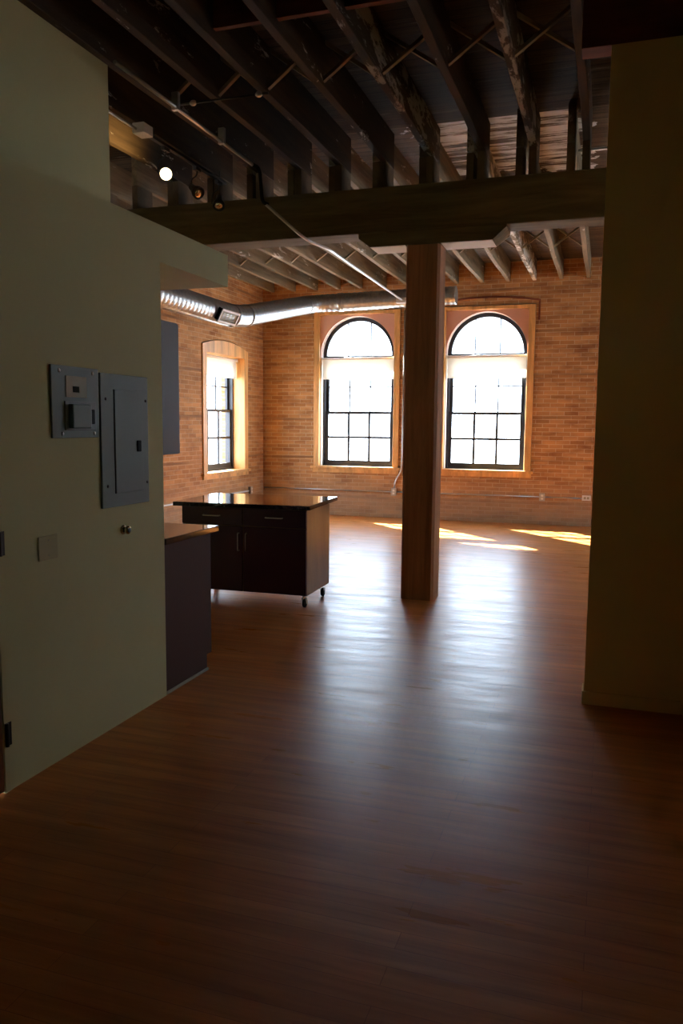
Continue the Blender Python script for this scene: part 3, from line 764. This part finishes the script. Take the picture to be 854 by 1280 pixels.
tag(MB().box(-5.0, -2.325, 3.887, 4.535, 0.869, 0.905, 0.004).build('counter_top', M['stone']), 'dark polished stone counter top behind the cream partition', 'counter top')
t = thing('upper_cabinet', 'grey kitchen wall cabinet hanging below the bulkhead behind the cream partition', 'wall cabinet', (-2.80, 3.888, 1.375))
bx('body', M['grey_lam'], t, -0.6, 0.462, 0.0, 0.178, 0, 0.735, bev=0.002)
for x0, x1 in ((-0.597, -0.071), (-0.067, 0.459)):
    d = bx('door', M['grey_lam'], t, x0, x1, 0.179, 0.198, 0.002, 0.733, bev=0.002)
    hx = -0.069 + (0.035 if x0 > -0.3 else -0.035)
    b = MB(); b.tube(bend([(hx, 0.198, 0.05), (hx, 0.224, 0.05), (hx, 0.224, 0.19), (hx, 0.198, 0.19)], 0.012, 4), 0.005, 8); b.build('handle', M['steel'], d)

# ------------------------------------------------------------------ things on the cream partition
def onwall(y, z): return (XW, y, z)
t = thing('meter_panel', 'square grey steel meter box with beige label area on the cream partition', 'electrical panel', onwall(3.118, 1.641))
b = MB()
b.box(0.0, 0.012, -0.171, 0.171, -0.162, 0.162, 0.003); b.build('plate', M['panel'], t)
bx('label_plate', M['beige'], t, 0.012, 0.016, -0.075, 0.075, 0.022, 0.118, bev=0.001)
bx('dark_label', M['dark_label'], t, 0.016, 0.0175, -0.028, 0.016, 0.045, 0.072)
b = MB(); b.box(0.012, 0.018, -0.088, 0.140, -0.128, 0.005, 0.003); b.build('recess_trim', M['panel_lo'], t)
b = MB(); b.box(0.018, 0.047, -0.070, 0.068, -0.118, -0.008, 0.006); b.build('meter_cover', M['panel'], t)
lt = bx('latch', M['latch'], t, 0.018, 0.030, 0.082, 0.115, -0.098, -0.030, bev=0.003)
for y_, z_ in ((-0.118, 0.138), (0.125, 0.138), (-0.105, -0.142), (0.130, -0.142)):
    b = MB(); b.lathe([(0.009, 0), (0.009, 0.002), (0.005, 0.005), (0.001, 0.006)], (0.012, y_, z_), (1, 0, 0), 14); b.build('screw', M['screw'], t)
t = thing('breaker_panel', 'tall grey steel breaker panel with a hinged door on the cream partition', 'electrical panel', onwall(3.512, 1.460))
b = MB(); b.box(0.0, 0.012, -0.208, 0.208, -0.329, 0.329, 0.003); b.build('plate', M['panel'], t)
d = bx('door', M['panel'], t, 0.012, 0.017, -0.098, 0.150, -0.262, 0.253, bev=0.002)
bx('hinge_gap_shade', M['dark_label'], t, 0.012, 0.0145, -0.103, -0.099, -0.262, 0.253)  # solid dark strip standing for the shade beside the door
bx('latch', M['latch'], d, 0.017, 0.026, 0.088, 0.120, -0.058, 0.000, bev=0.003)
for y_, z_ in ((-0.168, 0.205), (0.185, 0.205), (-0.165, -0.222), (0.190, -0.222)):
    b = MB(); b.lathe([(0.008, 0), (0.008, 0.002), (0.004, 0.004), (0.001, 0.005)], (0.012, y_, z_), (1, 0, 0), 14); b.build('screw', M['screw_dark'], t)
t = thing('wall_plate', 'blank cream cover plate on the partition below the meter box', 'wall plate', onwall(2.900, 0.998))
bx('plate', M['plate'], t, 0.0, 0.009, -0.062, 0.062, -0.054, 0.054, bev=0.0025)
b = MB()
for z_ in (-0.034, 0.034): b.lathe([(0.004, 0), (0.004, 0.001), (0.002, 0.0018)], (0.009, 0, z_), (1, 0, 0), 10)
b.build('screw', M['beige'], t, weld=False)
t = thing('wall_bumper', 'round brassy metal knob bumper on the partition below the breaker panel', 'wall bumper', onwall(3.487, 1.006))
b = MB(); b.lathe([(0.025, 0), (0.025, 0.004), (0.020, 0.007), (0.012, 0.009)], (0, 0, 0), (1, 0, 0), 24); b.build('rosette', M['brass'], t)
b = MB(); b.lathe([(0.012, 0.008), (0.013, 0.014), (0.020, 0.019), (0.022, 0.027), (0.020, 0.034), (0.012, 0.036)], (0, 0, 0), (1, 0, 0), 24); b.build('knob', M['brass'], t)
b = MB(); b.lathe([(0.0135, 0.0355), (0.013, 0.039), (0.004, 0.040)], (0, 0, 0), (1, 0, 0), 20); b.build('rubber_tip', M['rubber'], t)

# door in the cream partition at the left edge
t = struct(thing('door_1', 'x', 'door', (XW, 2.61, 0))); del t['label']; del t['category']
b = MB(); b.box(-0.06, 0.004, -0.02, 0.014, 0, 2.06, 0.002); b.box(-0.06, 0.004, -0.908, -0.875, 0, 2.06, 0.002); b.box(-0.06, 0.004, -0.875, -0.02, 2.035, 2.06, 0.002)
b.build('frame', M['wall'], t, weld=False)
lf = bx('leaf', M['door'], t, -0.045, 0.0, -0.872, -0.023, 0.01, 2.03, bev=0.002)
for z_ in (0.20, 1.005, 1.80):
    b = MB(); b.tube([(0.010, -0.008, z_), (0.010, -0.008, z_ + 0.10)], 0.008, 10); b.box(0.0045, 0.007, -0.006, 0.022, z_, z_ + 0.10)
    b.build('hinge', M['bronze'], t, weld=False)
b = MB(); b.lathe([(0.03, 0), (0.03, 0.006), (0.012, 0.01), (0.012, 0.035), (0.026, 0.045), (0.027, 0.06), (0.015, 0.07)], (0.0005, -0.80, 0.96), (1, 0, 0), 20); b.build('door_knob', M['bronze'], lf)
